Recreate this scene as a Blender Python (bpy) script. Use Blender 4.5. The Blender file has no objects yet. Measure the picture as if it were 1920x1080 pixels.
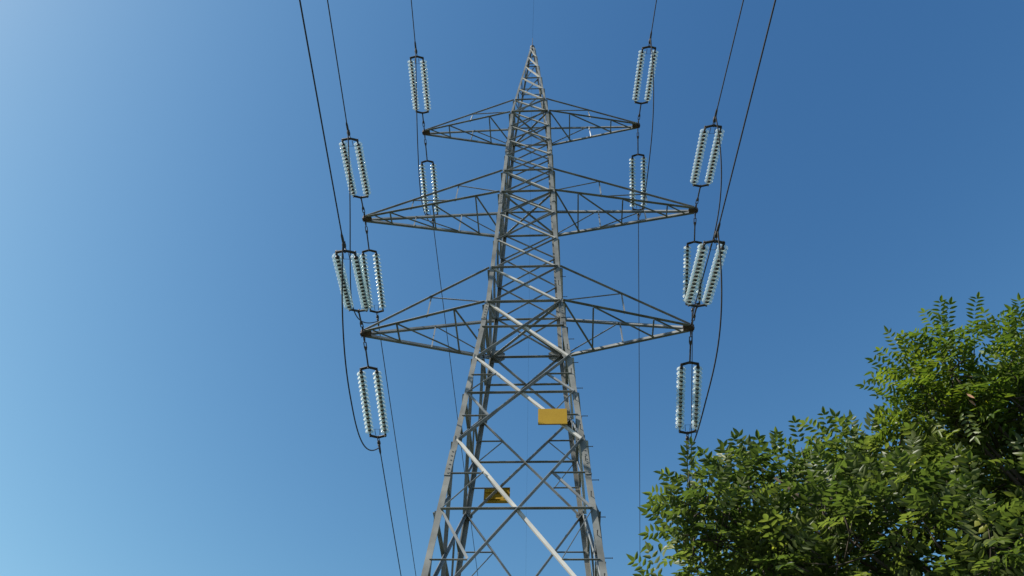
import bpy, math, random
from mathutils import Vector, Matrix, noise
import numpy as np

random.seed(7)
scene = bpy.context.scene
col = scene.collection
R = math.radians

# ------------------------------------------------------------------ helpers
def tag(o, label=None, cat=None, group=None, kind=None):
    if label: o["label"] = label
    if cat: o["category"] = cat
    if group: o["group"] = group
    if kind: o["kind"] = kind
    return o

def empty(name, loc=(0, 0, 0), rz=0.0):
    o = bpy.data.objects.new(name, None)
    o.empty_display_size = 0.3
    o.location = loc
    o.rotation_euler = (0, 0, rz)
    col.objects.link(o)
    return o

class MB:
    """collects shapes, then links them as ONE mesh object"""
    def __init__(s):
        s.v, s.f, s.fm, s.mi = [], [], [], 0
    def add(s, vs, fs):
        n = len(s.v)
        s.v += [tuple(v) for v in vs]
        s.f += [tuple(i + n for i in f) for f in fs]
        s.fm += [s.mi] * len(fs)
    def prism(s, poly0, poly1):
        n = len(poly0)
        fs = [tuple(range(n))[::-1], tuple(range(n, 2 * n))]
        fs += [(i, (i + 1) % n, n + (i + 1) % n, n + i) for i in range(n)]
        s.add(list(poly0) + list(poly1), fs)
    def angle(s, p0, p1, a, t, u, v, au=None):
        """steel angle bar from p0 to p1, heel on the line, flanges of width a along u and v"""
        p0, p1 = Vector(p0), Vector(p1)
        d = (p1 - p0).normalized()
        u = Vector(u); u = (u - d * u.dot(d)).normalized()
        v0 = Vector(v); v = (v0 - d * v0.dot(d)); v = (v - u * v.dot(u)).normalized()
        au = au or a
        prof = [(0, 0), (au, 0), (au, t), (t, t), (t, a), (0, a)]
        q0 = [p0 + u * x + v * y for x, y in prof]
        q1 = [p1 + u * x + v * y for x, y in prof]
        if u.cross(v).dot(d) < 0:
            q0, q1 = q0[::-1], q1[::-1]
        s.prism(q0, q1)
    def tube(s, pts, r, n=8, caps=True):
        pts = [Vector(p) for p in pts]
        m = len(pts)
        rs = r if isinstance(r, (list, tuple)) else [r] * m
        up = None
        vs, fs = [], []
        for i, p in enumerate(pts):
            d = (pts[min(i + 1, m - 1)] - pts[max(i - 1, 0)]).normalized()
            if up is None:
                up = Vector((0, 0, 1)) if abs(d.z) < .9 else Vector((1, 0, 0))
            a = (up - d * up.dot(d)).normalized(); up = a
            b = d.cross(a)
            for k in range(n):
                w = 2 * math.pi * k / n
                vs.append(p + (a * math.cos(w) + b * math.sin(w)) * rs[i])
        for i in range(m - 1):
            for k in range(n):
                fs.append((i * n + k, i * n + (k + 1) % n, (i + 1) * n + (k + 1) % n, (i + 1) * n + k))
        if caps:
            fs.append(tuple(range(n))[::-1]); fs.append(tuple(range((m - 1) * n, m * n)))
        s.add(vs, fs)
    def lathe(s, prof, n=20, M=None):
        """profile of (radius, z) turned about z"""
        M = M or Matrix()
        vs, fs = [], []
        for r, z in prof:
            for k in range(n):
                w = 2 * math.pi * k / n
                vs.append(M @ Vector((r * math.cos(w), r * math.sin(w), z)))
        for i in range(len(prof) - 1):
            for k in range(n):
                fs.append((i * n + k, i * n + (k + 1) % n, (i + 1) * n + (k + 1) % n, (i + 1) * n + k))
        fs.append(tuple(range(n))[::-1]); fs.append(tuple(range((len(prof) - 1) * n, len(prof) * n)))
        s.add(vs, fs)
    def plate(s, poly, nrm, t):
        nrm = Vector(nrm).normalized()
        poly = [Vector(p) for p in poly]
        a = (poly[1] - poly[0]).cross(poly[2] - poly[1])
        if a.dot(nrm) < 0: poly = poly[::-1]
        s.prism([p - nrm * t / 2 for p in poly], [p + nrm * t / 2 for p in poly])
    def build(s, name, mat, parent=None, smooth=False):
        me = bpy.data.meshes.new(name)
        me.from_pydata(s.v, [], s.f)
        me.update()
        if smooth: me.shade_smooth()
        for k in (mat if isinstance(mat, list) else [mat]): me.materials.append(k)
        me.polygons.foreach_set('material_index', s.fm)
        o = bpy.data.objects.new(name, me)
        col.objects.link(o)
        o.parent = parent
        return o

# ------------------------------------------------------------------ materials
def new_mat(name):
    m = bpy.data.materials.new(name); m.use_nodes = True
    nt = m.node_tree
    return m, nt, nt.nodes["Principled BSDF"]

def noise_mat(name, c1, c2, scale=5, rough=.6, metal=0.0, lo=.35, hi=.65, detail=6, coords="Object", bump=0.0):
    m, nt, b = new_mat(name)
    tc = nt.nodes.new("ShaderNodeTexCoord"); nz = nt.nodes.new("ShaderNodeTexNoise")
    nz.inputs["Scale"].default_value = scale; nz.inputs["Detail"].default_value = detail
    nt.links.new(tc.outputs[coords], nz.inputs["Vector"])
    rp = nt.nodes.new("ShaderNodeValToRGB")
    rp.color_ramp.elements[0].position = lo; rp.color_ramp.elements[1].position = hi
    rp.color_ramp.elements[0].color = (*c1, 1); rp.color_ramp.elements[1].color = (*c2, 1)
    nt.links.new(nz.outputs["Fac"], rp.inputs[0]); nt.links.new(rp.outputs[0], b.inputs["Base Color"])
    b.inputs["Roughness"].default_value = rough; b.inputs["Metallic"].default_value = metal
    if bump:
        bp = nt.nodes.new("ShaderNodeBump"); bp.inputs["Strength"].default_value = bump
        nt.links.new(nz.outputs["Fac"], bp.inputs["Height"]); nt.links.new(bp.outputs[0], b.inputs["Normal"])
    return m

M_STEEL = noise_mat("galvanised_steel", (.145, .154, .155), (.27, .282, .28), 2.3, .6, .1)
M_SUNLIT = noise_mat("sunlit_steel", (.43, .415, .37), (.60, .58, .52), 2.3, .6, .1)  # same steel made lighter: sunlight painted into the colour of lit bars
M_HALF_LIT = noise_mat("half_lit_steel", (.28, .275, .245), (.43, .42, .375), 2.3, .6, .1)  # milder painted sunlight, for the braces higher up
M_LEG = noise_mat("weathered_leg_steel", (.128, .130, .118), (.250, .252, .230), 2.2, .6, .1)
M_DARK = noise_mat("dull_fitting_steel", (.04, .04, .04), (.085, .075, .07), 14, .5, .4)
M_RUST = noise_mat("rusty_plate", (.06, .045, .04), (.14, .085, .06), 12, .7, .2)
M_CABLE = noise_mat("weathered_conductor", (.025, .026, .03), (.04, .042, .048), 9, .7, .0)
M_YELLOW = noise_mat("yellow_sign_paint", (.37, .212, .004), (.40, .235, .005), 4, .85)
M_CONC = noise_mat("concrete", (.28, .27, .25), (.42, .41, .38), 6, .9, bump=.3)
M_BARK = noise_mat("bark", (.035, .028, .02), (.085, .065, .048), 18, .9, bump=.6)

# toughened glass: pale green, part clear, part milky white
M_GLASS, nt, b = new_mat("green_glass")
b.inputs["Base Color"].default_value = (.88, .91, .90, 1)
b.inputs["Roughness"].default_value = .12
b.inputs["IOR"].default_value = 1.52
tr = nt.nodes.new("ShaderNodeBsdfTranslucent"); tr.inputs[0].default_value = (.92, .95, .93, 1)
mx = nt.nodes.new("ShaderNodeMixShader"); mx.inputs[0].default_value = .5
nt.links.new(b.outputs[0], mx.inputs[1]); nt.links.new(tr.outputs[0], mx.inputs[2])
cl = nt.nodes.new("ShaderNodeBsdfTransparent"); cl.inputs[0].default_value = (.90, .97, .94, 1)
m2 = nt.nodes.new("ShaderNodeMixShader"); lw = nt.nodes.new("ShaderNodeLayerWeight"); lw.inputs[0].default_value = .5
mr = nt.nodes.new("ShaderNodeMapRange"); mr.inputs[3].default_value = .88; mr.inputs[4].default_value = .30   # clear face on, bright at the rim
nt.links.new(lw.outputs["Facing"], mr.inputs[0]); nt.links.new(mr.outputs[0], m2.inputs[0])
nt.links.new(mx.outputs[0], m2.inputs[1]); nt.links.new(cl.outputs[0], m2.inputs[2])
nt.links.new(m2.outputs[0], nt.nodes["Material Output"].inputs[0])

def leaf_mat(name, c_dark, c_mid, c_light, trans, tw):
    m, nt, b = new_mat(name)
    at = nt.nodes.new("ShaderNodeAttribute"); at.attribute_name = "tone"
    rp = nt.nodes.new("ShaderNodeValToRGB")
    e = rp.color_ramp.elements
    e[0].position = 0; e[0].color = (*c_dark, 1); e[1].position = .9; e[1].color = (*c_light, 1)
    k = e.new(.5); k.color = (*c_mid, 1)
    k = e.new(.985); k.color = (.30, .30, .03, 1)       # a few yellowing leaflets
    nt.links.new(at.outputs["Fac"], rp.inputs[0])
    nt.links.new(rp.outputs[0], b.inputs["Base Color"])
    b.inputs["Roughness"].default_value = .42
    b.inputs["IOR"].default_value = 1.42
    t = nt.nodes.new("ShaderNodeBsdfTranslucent")
    mul = nt.nodes.new("ShaderNodeMix"); mul.data_type = "RGBA"; mul.blend_type = "MULTIPLY"
    mul.inputs[0].default_value = 1
    nt.links.new(rp.outputs[0], mul.inputs[6]); mul.inputs[7].default_value = (*trans, 1)
    nt.links.new(mul.outputs[2], t.inputs[0])
    mx = nt.nodes.new("ShaderNodeMixShader"); mx.inputs[0].default_value = tw
    nt.links.new(b.outputs[0], mx.inputs[1]); nt.links.new(t.outputs[0], mx.inputs[2])
    nt.links.new(mx.outputs[0], nt.nodes["Material Output"].inputs[0])
    return m
M_LEAF = leaf_mat("leaf", (.032, .052, .018), (.080, .110, .033), (.17, .192, .060), (1.9, 2.05, .9), .43)
M_SHOOT = leaf_mat("young_leaf", (.034, .062, .016), (.082, .124, .024), (.165, .195, .030), (1.8, 1.9, .8), .42)
M_DRY, nt, b = new_mat("withered_leaf")
b.inputs["Base Color"].default_value = (.42, .22, .12, 1); b.inputs["Roughness"].default_value = .7

# ------------------------------------------------------------------ camera
F_PX, PITCH, YAW, ROLL = 1420.0, 0.891010, -0.030140, 0.048376
CAM = Vector((0, -12.98818, 1.6))
fwd = Vector((math.sin(YAW) * math.cos(PITCH), math.cos(YAW) * math.cos(PITCH), math.sin(PITCH)))
rgt = Vector((math.cos(YAW), -math.sin(YAW), 0))
upv = rgt.cross(fwd)
cx = rgt * math.cos(ROLL) + upv * math.sin(ROLL)
cy = -rgt * math.sin(ROLL) + upv * math.cos(ROLL)
cam = bpy.data.cameras.new("camera")
cam_o = bpy.data.objects.new("camera", cam); col.objects.link(cam_o)
mm = Matrix((cx, cy, -fwd)).transposed().to_4x4(); mm.translation = CAM
cam_o.matrix_world = mm
cam.sensor_width = 36; cam.lens = 36 * F_PX / 1920
cam.clip_start = .1; cam.clip_end = 20000
scene.camera = cam_o

def at(px, py, dist):
    """photo pixel and distance from the camera -> point in the world"""
    d = fwd * F_PX + cx * (px - 960) - cy * (py - 540)
    return CAM + d.normalized() * dist

# ------------------------------------------------------------------ light
SUN_AZ = R(-107)                                       # compass angle of the sun, clockwise from +y
SUN_DIR = Vector((math.sin(SUN_AZ), math.cos(SUN_AZ), 0.0))
SUN_EL = R(40)
sd = Vector((SUN_DIR.x * math.cos(SUN_EL), SUN_DIR.y * math.cos(SUN_EL), math.sin(SUN_EL)))
sl = bpy.data.lights.new("sun", "SUN"); sl.energy = 5.0; sl.angle = R(.53); sl.color = (1, .94, .84)
so = bpy.data.objects.new("sun", sl); col.objects.link(so)
so.rotation_euler = sd.to_track_quat("Z", "Y").to_euler()
world = bpy.data.worlds.new("World"); scene.world = world; world.use_nodes = True
wn = world.node_tree
bg = wn.nodes["Background"]; bg.inputs[1].default_value = .0637
sky = wn.nodes.new("ShaderNodeTexSky"); sky.sky_type = "NISHITA"; sky.sun_disc = False
sky.sun_elevation = SUN_EL
sky.sun_rotation = math.atan2(SUN_DIR.x, SUN_DIR.y)
sky.air_density = 1.0; sky.dust_density = .5; sky.ozone_density = 3.0
# the camera's colour response, one gain and contrast for each channel
sp = wn.nodes.new("ShaderNodeSeparateColor"); cb = wn.nodes.new("ShaderNodeCombineColor")
wn.links.new(sky.outputs[0], sp.inputs[0])
for i, (k, p) in enumerate(((1.30, 1.90), (1.43, 1.48), (1.69, 1.05))):
    a = wn.nodes.new("ShaderNodeMath"); a.operation = "POWER"; a.inputs[1].default_value = p
    b = wn.nodes.new("ShaderNodeMath"); b.operation = "MULTIPLY"; b.inputs[1].default_value = k
    c = wn.nodes.new("ShaderNodeMath"); c.operation = "MINIMUM"; c.inputs[1].default_value = 5.0
    wn.links.new(sp.outputs[i], c.inputs[0]); wn.links.new(c.outputs[0], a.inputs[0]); wn.links.new(a.outputs[0], b.inputs[0])
    t = wn.nodes.new("ShaderNodeMath"); t.operation = "MINIMUM"; t.inputs[1].default_value = (4.2, 5.9, 8.2)[i]   # highlight roll-off near the horizon
    wn.links.new(b.outputs[0], t.inputs[0]); wn.links.new(t.outputs[0], cb.inputs[i])
wn.links.new(cb.outputs[0], bg.inputs[0])
scene.view_settings.view_transform = "Standard"
scene.view_settings.look = "None"
scene.view_settings.exposure = 0.65
scene.view_settings.gamma = 1

# ------------------------------------------------------------------ ground
g = MB(); n = 60
vs, fs = [], []
for j in range(n + 1):
    for i in range(n + 1):
        x = (abs(i / n * 2 - 1) ** 3) * math.copysign(1, i - n / 2) * 4000
        y = (abs(j / n * 2 - 1) ** 3) * math.copysign(1, j - n / 2) * 4000
        h = noise.noise(Vector((x * .06, y * .06, 0))) * .12
        h -= max(0, 1 - (x * x + y * y) / 40) * abs(h)
        vs.append((x, y, h - .06)); 
for j in range(n):
    for i in range(n):
        a = j * (n + 1) + i
        fs.append((a, a + 1, a + n + 2, a + n + 1))
g.add(vs, fs)
M_GROUND = noise_mat("dry_grass_ground", (.022, .036, .018), (.052, .064, .034), .6, .95, detail=10, bump=.4)
tag(g.build("ground", M_GROUND, smooth=True), kind="structure")

# ------------------------------------------------------------------ pylon
PSI = -0.0586107
HT = 35.0
ZU, ZL = 27.0357, 15.9727
WU, WL, BL = 0.68606, 0.94670, 0.076076
Z_PEAK = [28.25, 29.46, 30.76, 32.15, 33.43]
Z_UB = [27.07, 25.917, 24.843, 23.76, 22.65]
Z_MB = [21.33, 20.124, 18.788, 17.43]
Z_LT, Z_P1, Z_P2, Z_P3, Z_P4 = 17.43, 13.88, 11.35, 7.58, 3.9
ARM = [("upper", ZU, 28.24, 3.937), ("middle", 21.332, 22.659, 5.126), ("lower", ZL, 17.41, 4.184)]
def wf(z):
    if z >= ZU: return .06 + (WU - .06) * (HT - z) / (HT - ZU)
    if z >= ZL: return WL + (WU - WL) * (z - ZL) / (ZU - ZL)
    return WL + BL * (ZL - z)
def corner(sx, sy, z, inset=0.0):
    w = wf(z) - inset
    return Vector((sx * w, sy * w, z))

pylon = empty("lattice_pylon", (0, 0, 0), PSI)
tag(pylon, "tall grey galvanised lattice pylon with three pairs of crossarms standing against the blue sky", "pylon")

for sx in (-1, 1):
    for sy in (-1, 1):
        m = MB()
        segs = [(0.0, Z_P2, .112, .014), (Z_P2, ZL, .110, .014), (ZL, Z_MB[0], .108, .013), (Z_MB[0], ZU, .10, .012), (ZU, HT - .05, .07, .009)]
        for z0, z1, a, t in segs:
            m.angle(corner(sx, sy, z0), corner(sx, sy, z1), a, t, (-sx, 0, 0), (0, -sy, 0))
        # bolted splice covers on both flanges
        for z, a in ((Z_P2 - .6, .115), (ZL - .35, .112), (Z_MB[0] - .3, .11), (24.3, .102), (Z_P2 - 4.2, .115)):
            c0, c1 = corner(sx, sy, z - .32, -.014), corner(sx, sy, z + .32, -.014)
            m.angle(c0, c1, a, .012, (-sx, 0, 0), (0, -sy, 0))
            for k in range(6):
                c = corner(sx, sy, z - .27 + k * .108, -.014)
                for ax in (0, 1):
                    q = c.copy(); q[ax] -= sx * a * .5 if ax == 0 else sy * a * .5
                    o2 = Vector((0, sy, 0)) if ax == 0 else Vector((sx, 0, 0))
                    m.tube([q - o2 * .005, q + o2 * .012], .014, 6)
        leg = m.build("leg", M_LEG, pylon)
        if (sx, sy) == (1, -1):
            bolt = None
            for k in range(34):
                z = 3.2 + k * .42
                o = bpy.data.objects.new("step_bolt", bolt) if bolt else None
                if o is None:
                    sb = MB(); sb.tube([(0, 0, 0), (.13, 0, 0)], .008, 6); sb.tube([(.13, 0, 0), (.14, 0, 0)], .014, 6)
                    o = sb.build("step_bolt", M_DARK, leg); bolt = o.data
                else:
                    col.objects.link(o); o.parent = leg
                c = corner(1, -1, z)
                o.location = (c.x, c.y + .06 , c.z) if k % 2 else (c.x - .06, c.y, c.z)
                if k % 2 == 0: o.rotation_euler = (0, 0, R(-90))
        f = MB()
        w = wf(0)
        f.lathe([(.62, -.9), (.62, -.05), (.42, .28), (.38, .32)], 20, Matrix.Translation((sx * (w - .06), sy * (w - .06), 0)))
        f.build("footing", M_CONC, pylon)

FACES = [((0, -1), (-1, -1), (1, -1)), ((1, 0), (1, -1), (1, 1)), ((0, 1), (1, 1), (-1, 1)), ((-1, 0), (-1, 1), (-1, -1))]
def face_pt(fi, s, z, out):
    """point on face fi, at s in -1..1 along it, pushed out by 'out'"""
    (nx, ny), a, b_ = FACES[fi]
    w = wf(z)
    A = Vector((a[0] * w, a[1] * w, z)); B = Vector((b_[0] * w, b_[1] * w, z))
    return A.lerp(B, (s + 1) / 2) + Vector((nx, ny, 0)) * out
def member(m, fi, s0, z0, s1, z1, a, t, outer=True, lip=1):
    """bracing angle bolted on the outside or the inside of a face; outstanding flange along its lower edge"""
    nx, ny = FACES[fi][0]; N = Vector((nx, ny, 0))
    off = .004 if outer else -.030
    p0, p1 = face_pt(fi, s0, z0, off), face_pt(fi, s1, z1, off)
    d = (p1 - p0).normalized()
    up = N.cross(d)
    if up.z < 0: up = -up
    p0 -= up * a * .4; p1 -= up * a * .4
    flip = -1 if fi == 2 else 1 if fi == 1 else lip
    m.angle(p0, p1, a, t, up, N * flip, a * (1 if fi == 1 else .4 if flip == 1 or fi == 2 else 1))

def xbrace(fi, z0, z1, a, t, single=False, e=.94, parent=pylon):
    m = MB()
    # seen from outside, the outer bar falls from left to right
    k2 = (2.0 if fi == 2 else 1.8 if fi == 0 else 1.3) if z1 < ZL + .1 else 1.35
    member(m, fi, -e, z1, e, z0, a * (k2 if fi == 2 else 1), t, True, -1)
    if not single:
        m.mi = 1
        member(m, fi, e, z1, -e, z0, a * k2, t, False)
        c = None
        w0, w1 = wf(z0), wf(z1); zc = z0 + (z1 - z0) * w0 / (w0 + w1)
        p = face_pt(fi, 0, zc, -.012); N = Vector((*FACES[fi][0], 0))
        m.tube([p - N * .03, p + N * .045], .018, 6)
    m.build("cross_brace", [(M_SUNLIT if z0 < Z_LT - .1 else M_HALF_LIT) if fi < 2 else M_STEEL, M_STEEL], parent)  # painted sunlit colour only on falling bars of the near and right faces
def strut(fi, z, a, t, s0=-.95, s1=.95, outer=True, name="horizontal_strut"):
    m = MB(); member(m, fi, s0, z, s1, z, a, t, outer); m.build(name, M_STEEL, pylon)

for fi in range(4):
    zs = Z_PEAK + [34.55]
    for z0, z1 in zip(zs[:-1], zs[1:]):
        xbrace(fi, z0, z1, .05, .008, single=True)
    for z in (29.46, 30.76, 32.15, 33.43): strut(fi, z, .04, .006, outer=False)
    xbrace(fi, Z_UB[0], Z_PEAK[0], .055, .008)
    for k in range(4): xbrace(fi, Z_UB[k + 1], Z_UB[k], .045, .008)
    xbrace(fi, Z_MB[0], Z_UB[4], .05, .008)
    for k in range(3): xbrace(fi, Z_MB[k + 1], Z_MB[k], .046, .008)
    xbrace(fi, ZL, Z_LT, .055, .008)
    for z, a in ((Z_PEAK[0], .06), (ZU, .075), (Z_UB[4], .07), (Z_MB[0], .08), (Z_LT, .075), (ZL, .085)):
        strut(fi, z, a, .009)
    for z0, z1, a in ((Z_P1, ZL, .056), (Z_P2, Z_P1, .057), (Z_P3, Z_P2, .060), (Z_P4, Z_P3, .08), (.45, Z_P4, .08)):
        m_sub = MB()
        xbrace(fi, z0, z1, a, .01)
        w0, w1 = wf(z0), wf(z1)
        zc = z0 + (z1 - z0) * w0 / (w0 + w1)
        strut(fi, zc, .075, .008, outer=(a > .0575))
        if z1 > Z_P1 + .1: continue
        # redundant bracing from the leg at mid panel to the quarter points of the cross brace
        for s in (-1, 1):
            for zq, ze in (((zc + z1) / 2, z1), ((zc + z0) / 2, z0)):
                sq = .5 * s * (wf(ze) / wf(zq))
                if ze is z1 and fi == 0 and z1 == Z_P1 and s == 1 and False: continue
                mm_ = MB()
                member(mm_, fi, s * .95, zq, sq, zq, .052, .006, outer=False)
                member(mm_, fi, s * .95, zc, sq, zq, .042, .006, outer=True, lip=-1 if (zq - zc) * s > 0 else 1)
                mm_.build("secondary_brace", M_STEEL, pylon)
    # gusset plates
    (nx, ny) = FACES[fi][0]; N = Vector((nx, ny, 0)); T = N.cross(Vector((0, 0, 1)))
    for z, r in ((ZL, .24 if fi == 2 else .13), (Z_P1, .11), (Z_P2, .11), (Z_P3, .12), (Z_MB[0], .10), (ZU, .09), (Z_LT, .09)):
        for s in (-1, 1):
            p = face_pt(fi, s, z, -.03); e = (face_pt(fi, 0, z, -.03) - p).normalized()
            p = p + e * (r * .55)
            m = MB()
            m.plate([p + e * x * r + Vector((0, 0, y * r)) for x, y in ((-.6, -.9), (.3, -1), (1, -.45), (1, .45), (.3, 1), (-.6, .9))], N, .012)
            for bx, by in ((-.2, -.5), (-.2, 0), (-.2, .5), (.35, -.45), (.35, .45), (.7, 0)):
                q = p + e * bx * r + Vector((0, 0, by * r)); m.tube([q - N * .02, q + N * .02], .014, 6)
            m.build("gusset_plate", M_LEG, pylon)

# plan bracing inside the body at the bottom chord of each crossarm
for z, a in ((ZU, .055), (Z_MB[0], .055), (ZL, .06)):
    m = MB()
    for k, (c0, c1) in enumerate((((-1, -1), (1, 1)), ((1, -1), (-1, 1)))):
        p0, p1 = corner(*c0, z - .03 - .07 * k, .06), corner(*c1, z - .03 - .07 * k, .06)
        m.angle(p0, p1, a, .007, (0, -1, 0), (0, 0, 1), a * 1.2)
    m.build("plan_brace", M_STEEL, pylon)

# crossarms
def crossarm(tier, zb, zt, L, sx):
    post_b = {"upper": [.24, .71], "lower": [.245, .72], "middle": [.172, .49, .81]}[tier]
    post_v = {"upper": [.475], "lower": [.48], "middle": [.33, .66]}[tier]
    arm = empty("crossarm", (0, 0, 0)); arm.parent = pylon
    tip = Vector((sx * L, 0, zb))
    root = {}
    ends = {}
    for sy in (-1, 1):
        for lv, z in (("b", zb), ("t", zt)):
            root[lv, sy] = corner(sx, sy, z) + Vector((sx * .01, 0, 0))
            ends[lv, sy] = tip + Vector((-sx * .04, sy * .05, .03 if lv == "t" else -.03))
            m = MB()
            a = (.075 if tier != "upper" else .062) if lv == "b" else (.07 if tier != "upper" else .058)
            m.angle(root[lv, sy], ends[lv, sy], a, .009, (0, 1, 0) if sy > 0 else (0, -1, 0), (0, 0, 1))
            m.build("chord", M_STEEL, arm)
    P = lambda lv, sy, t: root[lv, sy].lerp(ends[lv, sy], t)
    m = MB()
    def bar(p, q, a=.045, dz=0.0, side=None):
        p = p + Vector((0, 0, dz)); q = q + Vector((0, 0, dz))
        d = q - p
        u = Vector((0, 0, 1)).cross(d)
        if u.length < .05: u = Vector((1, 0, 0))
        if u.y > 0: u = -u
        m.angle(p, q, a, .006, u, Vector((0, 0, 1)) if abs(d.normalized().z) < .8 else Vector((0, 1, 0)))
    ts = [0] + post_b
    for k, t in enumerate(post_b):                      # lacing of the floor of the arm
        bar(P("b", -1, t), P("b", 1, t), .04, -.012)
        bar(P("b", -sx, ts[k]), P("b", sx, t), .05, -.02)
    bar(P("b", -sx, ts[-1]), P("b", sx, min(.93, ts[-1] + .25)), .045, -.02)
    for sy in (-1, 1):                                 # lacing of the two upright sides
        tv = [0] + post_v
        for k, t in enumerate(post_v):
            bar(P("b", sy, t), P("t", sy, t), .035)
            bar(P("b", sy, tv[k]), P("t", sy, t), .04)
    m.build("lacing", M_STEEL, arm)
    m = MB()                                           # tip plates with shackle eyes
    for dz in (-.04, .04):
        m.plate([tip + Vector((sx * x, y, dz)) for x, y in ((-.20, -.07), (.02, -.085), (.08, -.05), (.08, .05), (.02, .085), (-.20, .07))], (0, 0, 1), .012)
    for y in (-.055, .055):
        m.tube([tip + Vector((sx * .04, y, -.085)), tip + Vector((sx * .04, y, .085))], .018, 8)
    m.build("tip_plate", M_RUST, arm)
    return tip + Vector((sx * .04, 0, 0))

TIPS = {}
rotz = Matrix.Rotation(PSI, 3, "Z")
for k, (tier, zb, zt, L) in enumerate(ARM):
    for sx, key in ((-1, "L"), (1, "R")):
        crossarm(tier, zb, zt, L, sx)
        TIPS[key + str(k)] = rotz @ Vector((sx * L, 0, zb))

m = MB()                                               # peak cap with the earth wire clamp and rod
m.lathe([(.10, HT - .16), (.11, HT - .05), (.09, HT + .02), (.05, HT + .06)], 10)
m.build("peak_cap", M_DARK, pylon)
m = MB(); m.tube([(0, 0, HT), (0, 0, HT + 1.1)], [.018, .008], 6); m.build("lightning_rod", M_DARK, pylon)

# ------------------------------------------------------------------ yellow signs
def sign(label, fi, s, z, w, h, out, tilt=0):
    p = rotz @ face_pt(fi, s, z, out)
    N = rotz @ Vector((*FACES[fi][0], 0))
    o = empty("warning_sign", p, math.atan2(N.y, N.x) + math.pi / 2)
    tag(o, label, "sign", "yellow plates on the pylon")
    m = MB()                                            # sheet with folded edges, local: x along, -y outwards
    m.plate([(-w, 0, -h), (w, 0, -h), (w, 0, h), (-w, 0, h)], (0, 1, 0), .006)
    for a, b_, c, d in ((-w, -h, w, -h), (-w, h, w, h)):
        m.plate([(a, .003, b_), (c, .003, d), (c, .028, d), (a, .028, b_)], (0, 0, 1), .005)
    for x in (-w, w):
        m.plate([(x, .003, -h), (x, .003, h), (x, .028, h), (x, .028, -h)], (1, 0, 0), .005)
    pl = m.build("plate", M_YELLOW, o)
    for z_ in (-h * .45, h * .45):
        m = MB(); m.plate([(-w * .9, .03, z_ - .02), (w * .9, .03, z_ - .02), (w * .9, .03, z_ + .02), (-w * .9, .03, z_ + .02)], (0, 1, 0), .008)
        m.build("bracket", M_YELLOW, o)
    return o
sign("plain yellow plate on the near face just below the lower crossarms, the higher one", 0, .535, 11.87, .29, .20, .10)
sign("yellow plate seen behind a pale diagonal bar lower down on the pylon, partly hidden", 2, .50, 11.93, .29, .20, .10)

# ------------------------------------------------------------------ insulator sets
SETS = {'L0n': [-0.006, 0.1397, 0.9065, 0.0003], 'L1n': [0.0088, 0.1932, 0.9604, 0.0162], 'L2n': [0.0263, 0.2217, 1.018, 0.0196],
        'R0n': [-0.0101, 0.1835, 1.022, 0.0154], 'R1n': [-0.038, 0.2152, 1.0553, 0.0145], 'R2n': [-0.0128, 0.1807, 0.9013, -0.006],
        'L0f': [0.0507, 0.1778, 1.1633, 0.0663], 'L1f': [0.0448, 0.2079, 1.1462, 0.0361], 'L2f': [0.0537, 0.2298, 1.0922, 0.0382],
        'R0f': [0.1009, 0.1648, 1.1676, 0.1058], 'R1f': [0.1006, 0.2044, 1.1223, 0.1314], 'R2f': [0.0934, 0.2085, 1.1077, 0.1419]}
LS, SEP, ND = 2.15, .212, 15
PITCH_D = (LS - .16) / ND
SPAN = 240.0
TH = math.tan(R(6.3))

# one glass shell and one metal string, shared by every copy (local z runs from the arm to the line)
md = MB()
md.lathe([(.044, .002), (.075, .003), (.108, .016), (.118, .034), (.121, .043), (.116, .045), (.106, .030), (.096, .022), (.092, .044), (.086, .044), (.084, .016), (.05, .012)], 24)
disc0 = md.build("disc", M_GLASS, None, True); DISC = disc0.data; bpy.data.objects.remove(disc0)
ms = MB()
ms.tube([(0, 0, -.03), (0, 0, LS + .03)], .022, 8)
for k in range(ND):
    z = .08 + k * PITCH_D
    ms.lathe([(.022, z - .04), (.040, z - .03), (.050, z + .01), (.052, z + .058), (.044, z + .066), (.022, z + .078)], 12, Matrix())
str0 = ms.build("insulator_string", M_DARK, None); STRING = str0.data; bpy.data.objects.remove(str0)
def yoke_mesh(flip):
    m = MB()
    q = 1 if flip else -1                               # +1: apex towards the line
    pts = [(-.245, -q * .03), (-.235, q * .035), (-.05, q * .085), (.05, q * .085), (.235, q * .035), (.245, -q * .03), (.19, -q * .03), (.03, q * .02), (-.03, q * .02), (-.19, -q * .03)]
    m.plate([Vector((x, 0, z)) for x, z in pts], (0, 1, 0), .022)
    for x in (-SEP, SEP):
        m.tube([(x, -.05, 0), (x, .05, 0)], .022, 8); m.tube([(x, 0, 0), (x, 0, -q * .09)], .026, 8)
    m.tube([(0, -.05, q * .06), (0, .05, q * .06)], .022, 8)
    return m
WORDS = {'L0': 'left upper crossarm', 'L1': 'left middle crossarm', 'L2': 'left lower crossarm', 'R0': 'right upper crossarm', 'R1': 'right middle crossarm', 'R2': 'right lower crossarm'}
CL = {}
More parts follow.
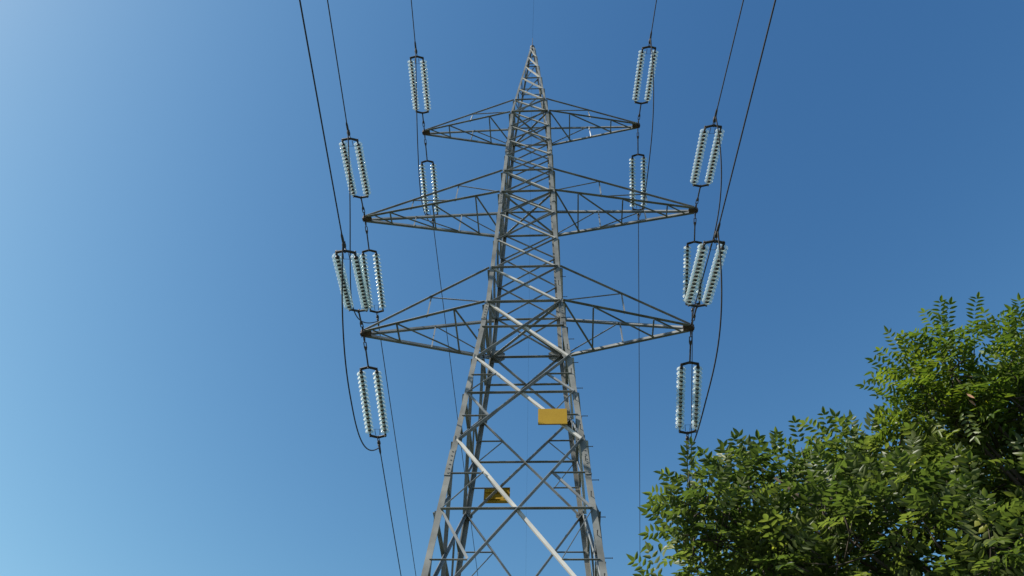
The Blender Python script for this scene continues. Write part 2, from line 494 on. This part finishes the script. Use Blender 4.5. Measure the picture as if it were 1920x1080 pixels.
for key, (az, dr, d1, waz) in SETS.items():
    s = -1 if key[2] == "n" else 1
    u = Vector((math.sin(az) * math.cos(dr), s * math.cos(az) * math.cos(dr), -math.sin(dr)))
    x = Vector((math.cos(PSI), math.sin(PSI), 0)); x = (x - u * x.dot(u)).normalized(); y = u.cross(x)
    t = TIPS[key[:2]]
    o = empty("insulator_set")
    M = Matrix((x, y, u)).transposed().to_4x4(); M.translation = t
    o.matrix_world = M
    way = "rising towards the viewer from" if s < 0 else "hanging away behind"
    tag(o, "double glass insulator string %s the %s tip" % (way, WORDS[key[:2]]), "insulator", "glass insulator strings on the crossarms")
    m = MB()                                            # shackle, rod and eye between arm and yoke
    y0 = .10
    m.tube([(.0, -.055, .06), (.0, -.05, .17), (0, -.02, .25), (0, 0, .28), (0, .02, .25), (0, .05, .17), (0, .055, .06)], .015, 6)
    m.tube([(-.03, 0, .27), (-.03, 0, .45)], .014, 6); m.tube([(.03, 0, .27), (.03, 0, .45)], .014, 6)
    m.tube([(0, 0, .42), (0, 0, d1 - .06)], .022, 8)
    m.lathe([(.028, .40), (.036, .43), (.036, .48), (.028, .51)], 8)
    m.build("link_rod", M_DARK, o)
    ym = yoke_mesh(False).build("yoke_plate", M_DARK, o); ym.location = (0, 0, d1)
    ym = yoke_mesh(True).build("yoke_plate", M_DARK, o); ym.location = (0, 0, d1 + LS)
    for sx in (-SEP, SEP):
        st = bpy.data.objects.new("insulator_string", STRING); col.objects.link(st); st.parent = o
        st.location = (sx, 0, d1)
        for k in range(ND):
            dk = bpy.data.objects.new("disc", DISC); col.objects.link(dk); dk.parent = st
            dk.location = (0, 0, .105 + k * PITCH_D)
    m = MB()                                            # arcing horn ring bar between the two strings, and dead end clamp
    e = d1 + LS
    m.tube([(-.06, 0, e - .02), (-.07, -.02, e - .2), (.07, -.02, e - .2), (.06, 0, e - .02)], .009, 6)
    m.build("arcing_horn", M_DARK, o)
    m = MB()
    m.tube([(-.022, 0, e + .05), (-.022, 0, e + .2)], .012, 6); m.tube([(.022, 0, e + .05), (.022, 0, e + .2)], .012, 6)
    m.lathe([(.02, e + .17), (.045, e + .2), (.05, e + .27), (.032, e + .33), (.03, e + .55), (.02, e + .62)], 10)
    m.tube([(0, .0, e + .26), (0, s * -.07 if s < 0 else .07, e + .30)], .03, 8)
    m.build("dead_end_clamp", M_DARK, o)
    c0 = t + u * (d1 + LS + .45)
    CL[key] = t + u * (d1 + LS + .40)
    # conductor
    m = MB(); pts = []
    for k in range(61):
        q = SPAN * (k / 60) ** 1.6
        pts.append(c0 + Vector((math.sin(waz) * q, s * math.cos(waz) * q, -TH * q + TH * q * q / SPAN)))
    w = m.build("conductor", M_CABLE, None) if False else None
    m.tube(pts, .0145 if s > 0 else .0155, 8)
    w = m.build("conductor", M_CABLE)
    way = "running overhead towards the viewer from" if s < 0 else "running away downwards behind"
    tag(w, "dark power line %s the %s" % (way, WORDS[key[:2]]), "power line", "power lines strung from the pylon")

# jumper loops under the arm tips
JP = {'L0': (1.71, -.02, -.18, 2.6), 'R0': (1.69, .01, -.12, 2.68), 'L1': (1.99, -.04, -.47, 2.68), 'R1': (1.58, -.1, -.41, 2.64),
      'L2': (1.61, .02, -.04, 2.49), 'R2': (1.6, -.12, -.25, 2.77)}
for k, (h, out, sk, pw) in JP.items():
    a, b_ = CL[k + "n"], CL[k + "f"]
    pts = []
    for i in range(65):
        t = .5 - .5 * math.cos(math.pi * i / 64)
        q2 = 1 - (2 * t - 1) ** 2
        pts.append(a.lerp(b_, t) + Vector(((out + sk * (2 * t - 1)) * q2, 0, -h * (1 - abs(2 * t - 1) ** pw))))
    m = MB(); m.tube(pts, .017, 8)
    tag(m.build("jumper_cable", M_CABLE, None, True), "slack jumper cable looping under the tip of the %s" % WORDS[k], "jumper cable", "jumper loops round the crossarm tips")

# earth wires from the peak
for s, lab in ((-1, "thin earth wire running from the pylon peak overhead towards the viewer"), (1, "thin earth wire running from the pylon peak away behind it")):
    m = MB(); pts = []
    for k in range(41):
        q = SPAN * (k / 40) ** 1.6
        pts.append(Vector((.1 * (q / 20 if s < 0 else q / 8), s * q, HT + .05 - .075 * q + .075 * q * q / SPAN)))
    m.tube(pts, .0035, 6)
    tag(m.build("earth_wire", M_CABLE), lab, "earth wire", "earth wires on the pylon peak")

# ------------------------------------------------------------------ tree
tree = empty("leafy_tree", (3.6, -9.4, -.05))
tag(tree, "bushy green tree with feathery compound leaves in the lower right corner", "tree")
TB = tree.location.copy()
rng = np.random.default_rng(11)

class Leaves:
    def __init__(s): s.v, s.f, s.tone, s.tw = [], [], [], MB()
    def leaflet(s, p, d, nrm, L, W, tone):
        side = d.cross(nrm).normalized(); nrm = side.cross(d).normalized()
        dr = nrm * (-random.uniform(-.06, .30) * L) + side * random.uniform(-.08, .08) * L; fold = nrm * (random.uniform(.02, .3) * W)
        b0 = p; t = p + d * L + dr
        m1 = p + d * L * .36 - fold * .6; m2 = p + d * L * .70 + dr * .5 - fold * .5
        l1 = p + d * L * .34 + side * W * .5 + fold; l2 = p + d * L * .68 + side * W * .40 + fold + dr * .4
        r1 = p + d * L * .34 - side * W * .5 + fold; r2 = p + d * L * .68 - side * W * .40 + fold + dr * .4
        n = len(s.v)
        s.v += [b0, l1, l2, t, r2, r1, m1, m2]
        s.f += [(n, n + 6, n + 1), (n + 6, n + 7, n + 2, n + 1), (n + 7, n + 3, n + 2), (n, n + 5, n + 6), (n + 6, n + 5, n + 4, n + 7), (n + 7, n + 4, n + 3)]
        s.tone += [tone] * 8
    def frond(s, p, d, up, L, npair, lw, ll, tone):
        """pinnate leaf: pairs of leaflets along an arching stalk"""
        d = d.normalized()
        side = d.cross(up)
        if side.length < .05: side = d.cross(Vector((1, .3, 0)))
        side.normalize(); nrm = side.cross(d).normalized()
        q = p.copy(); step = L / (npair + .6); dd = d.copy()
        pts = [q.copy()]
        for i in range(npair):
            dd = (dd + Vector((0, 0, -.085)) + side * random.uniform(-.03, .03)).normalized()
            q = q + dd * step * (1.25 if i == 0 else 1)
            pts.append(q.copy())
            nn = side.cross(dd).normalized()
            sc = (.75 + .25 * math.sin(math.pi * (i + .8) / (npair + .6))) * random.uniform(.85, 1.1)
            for sg in (-1, 1):
                ld = (dd * random.uniform(.35, .7) + side * sg + nn * random.uniform(-.25, .3)).normalized()
                ln = (nn + side * sg * random.uniform(-.45, .15) + dd * random.uniform(-.3, .3)).normalized()
                s.leaflet(q, ld, ln, ll * sc, lw * sc, min(1, max(0, tone + random.uniform(-.18, .18))))
        dd = (dd + Vector((0, 0, -.05))).normalized()
        s.leaflet(q, dd, side.cross(dd).normalized(), ll * 1.1, lw * 1.1, min(1, max(0, tone + random.uniform(-.1, .1))))
        return pts
    def build(s, name, mat, parent):
        s.nleaf = len(s.f); n = len(s.v)
        s.v += [Vector(v) for v in s.tw.v]; s.f += [tuple(i + n for i in f) for f in s.tw.f]; s.tone += [0] * len(s.tw.v)
        me = bpy.data.meshes.new(name); me.from_pydata([tuple(v - TB) for v in s.v], [], s.f)
        a = me.attributes.new("tone", "FLOAT", "POINT"); a.data.foreach_set("value", s.tone)
        me.materials.append(mat); me.materials.append(M_BARK)
        me.polygons.foreach_set("material_index", [0] * s.nleaf + [1] * (len(s.f) - s.nleaf))
        me.update(); me.shade_smooth()
        o = bpy.data.objects.new(name, me); col.objects.link(o); o.parent = parent
        return o

crown, young = Leaves(), Leaves()
def shoot(lv, base, d, length, nf, fl, npair, ll, lw, tone, curve=.25):
    """a twig that bends upward with compound leaves set round it and a tuft at its end"""
    p = base.copy(); d = d.normalized(); pts = [p.copy()]
    ang = random.uniform(0, 6.28)
    for i in range(nf):
        d = (d + Vector((random.uniform(-.1, .1), random.uniform(-.1, .1), curve * .22))).normalized()
        p = p + d * length / nf; pts.append(p.copy())
        ang += 2.4 + random.uniform(-.4, .4)
        a = d.orthogonal().normalized(); b_ = d.cross(a)
        rad = a * math.cos(ang) + b_ * math.sin(ang)
        fd = (rad * random.uniform(.7, 1.1) + d * random.uniform(.35, .9) + Vector((0, 0, .15))).normalized()
        k = random.uniform(.75, 1.12) * (.7 + .3 * min(1, (nf - i) / 2))
        lv.frond(p, fd, Vector((0, 0, 1)) + rad * .3, fl * k, max(3, npair + random.choice((-1, 0, 0, 1))), lw * k ** .5, ll * k ** .5, tone + random.uniform(-.24, .24))
    lv.frond(p, d, a, fl * .8, npair, lw * .9, ll * .9, tone + .08)
    lv.tw.tube(pts, [max(.0018, .006 * (1 - i / (nf + 1))) for i in range(nf + 1)], 4)

# crown lobes: photo pixel, distance, radius in metres
LOBES = [(1340, 1010, 4.5, .28), (1350, 1130, 4.5, .36), (1315, 960, 4.5, .20), (1400, 950, 4.7, .32), (1420, 1090, 4.4, .36), (1500, 925, 4.9, .34), (1560, 1040, 4.4, .42),
         (1610, 900, 5.1, .32), (1680, 1000, 4.6, .45), (1740, 880, 5.0, .33), (1295, 1010, 4.5, .21), (1800, 1040, 4.5, .5), (1860, 880, 5.1, .45), (1930, 1000, 4.6, .5), (1430, 900, 4.8, .2),
         (1500, 1200, 4.6, .6), (1750, 1250, 4.7, .7), (2000, 1200, 4.8, .7), (2060, 980, 5.2, .6), (1990, 800, 5.3, .45), (1650, 1150, 5.2, .6), (1900, 1150, 5.4, .7),
         (2150, 1150, 5.4, .7), (1800, 1450, 5.0, .9), (2100, 1420, 5.3, .9), (1480, 1360, 5.0, .6), (1560, 990, 5.4, .4), (1800, 960, 5.6, .5), (1420, 1040, 5.2, .35), (1680, 885, 5.2, .3)]
YOUNG = [(1830, 790, 5.0, .34), (1900, 740, 5.1, .32), (1775, 770, 5.0, .24), (1970, 720, 5.2, .34), (1830, 710, 5.1, .24), (1780, 700, 5.0, .2), (1730, 735, 5.0, .16)]
def fill(lv, lobes, dens, fl, npair, ll, lw, tone, length, up):
    for px, py, dist, r in lobes:
        c = at(px, py, dist)
        for _ in range(int(dens * (r - .05) ** 2 * 100)):
            v = Vector(rng.normal(size=3)).normalized()
            rr = max(.02, r - .16) * (random.uniform(.2, 1) ** .5)
            p = c + v * rr
            nz = noise.noise(p * 2.2)
            if nz < -.22 or noise.noise(p * 4.5) < -.29: continue
            d = (v * .9 + Vector((-.1, 0, up)) + Vector(rng.normal(size=3)) * .35).normalized()
            L = length * random.uniform(.6, 1.2)
            shoot(lv, p - d * L * .55, d, L, random.randint(3, 5), fl, npair, ll, lw, tone + nz * .35)
fill(crown, LOBES, 1.9, .21, 5, .066, .026, .45, .26, .5)
fill(young, YOUNG, 2.2, .29, 8, .056, .019, .48, .36, .7)
# leading shoots that break the outline
for px, py, dist, dx, dz, L in ((1255, 1110, 4.4, -.5, .6, .10), (1300, 950, 4.5, -.6, .4, .10), (1294, 925, 4.5, -.05, 1, .12), (1300, 1005, 4.5, -.8, .3, .10), (1345, 945, 4.6, -.1, 1, .14),
                                (1415, 915, 4.7, -.3, 1, .14), (1465, 898, 4.8, .0, 1, .14), (1515, 890, 4.9, -.2, 1, .16), (1570, 868, 5, -.2, 1, .14), (1620, 858, 5, .3, .9, .14), (1680, 850, 5, .2, 1, .2)):
    p = at(px, py, dist); d = cx * dx + cy * dz + Vector(rng.normal(size=3)) * .12
    shoot(crown, p, d, L, 3, .20, 5, .060, .0235, .5)
for px, py, dist, dx, dz, L in ((1745, 735, 5, -.8, .5, .15), (1745, 790, 5, -.7, .5, .12), (1785, 690, 5, -.35, 1, .16), (1825, 690, 5.1, .1, 1, .18), (1890, 690, 5.1, .3, .9, .16), (1800, 680, 5.05, -.5, .6, .14), (1935, 690, 5.2, -.1, 1, .18)):
    p = at(px, py, dist); d = cx * dx + cy * dz + Vector(rng.normal(size=3)) * .1
    shoot(young, p, d, L, 5, .29, 9, .056, .018, .5)
tag(crown.build("crown", M_LEAF, tree), "dense dark green leaves of the main crown")
tag(young.build("crown", M_SHOOT, tree), "lighter yellow green young shoots at the top right")

trunk = MB()
t0 = Vector((0, 0, 0)); t1 = Vector((.05, .1, 1.1)); t2 = Vector((.12, .12, 2.1))
trunk.tube([t0, Vector((.0, .02, .25)), Vector((.03, .06, .7)), t1, Vector((.1, .1, 1.6)), t2], [.17, .13, .115, .105, .098, .09], 12)
trunk.build("trunk", M_BARK, tree, True)
for px, py, dist, r in LOBES + YOUNG:
    if py > 1300: continue
    c = at(px, py, dist) - TB
    a = t1.lerp(t2, random.random()); a = t2 if c.z > 3.6 else a
    mid = a.lerp(c, .5) + Vector((random.uniform(-.1, .1), random.uniform(-.1, .1), .1))
    m = MB(); pts = []
    for i in range(9):
        t = i / 8
        pts.append(a * (1 - t) ** 2 + mid * 2 * t * (1 - t) + (c + Vector((0, 0, r * .5))) * t * t)
    m.tube(pts, [.034 * (1 - .82 * i / 8) for i in range(9)], 7)
    m.build("branch", M_BARK, tree, True)
# one withered spray among the young shoots
lv = Leaves()
for px, py in ((1812, 738), (1816, 750)):
    p = at(px, py, 4.62)
    for k in range(1): lv.leaflet(p, (Vector((.2, 0, -1)) + Vector(rng.normal(size=3)) * .3).normalized(), Vector((-.6, -1, .2)), .045, .014, .5)
tag(lv.build("withered_leaf", M_DRY, tree), "small orange withered leaves")
print("leaves", len(crown.f) // 6, len(young.f) // 6)
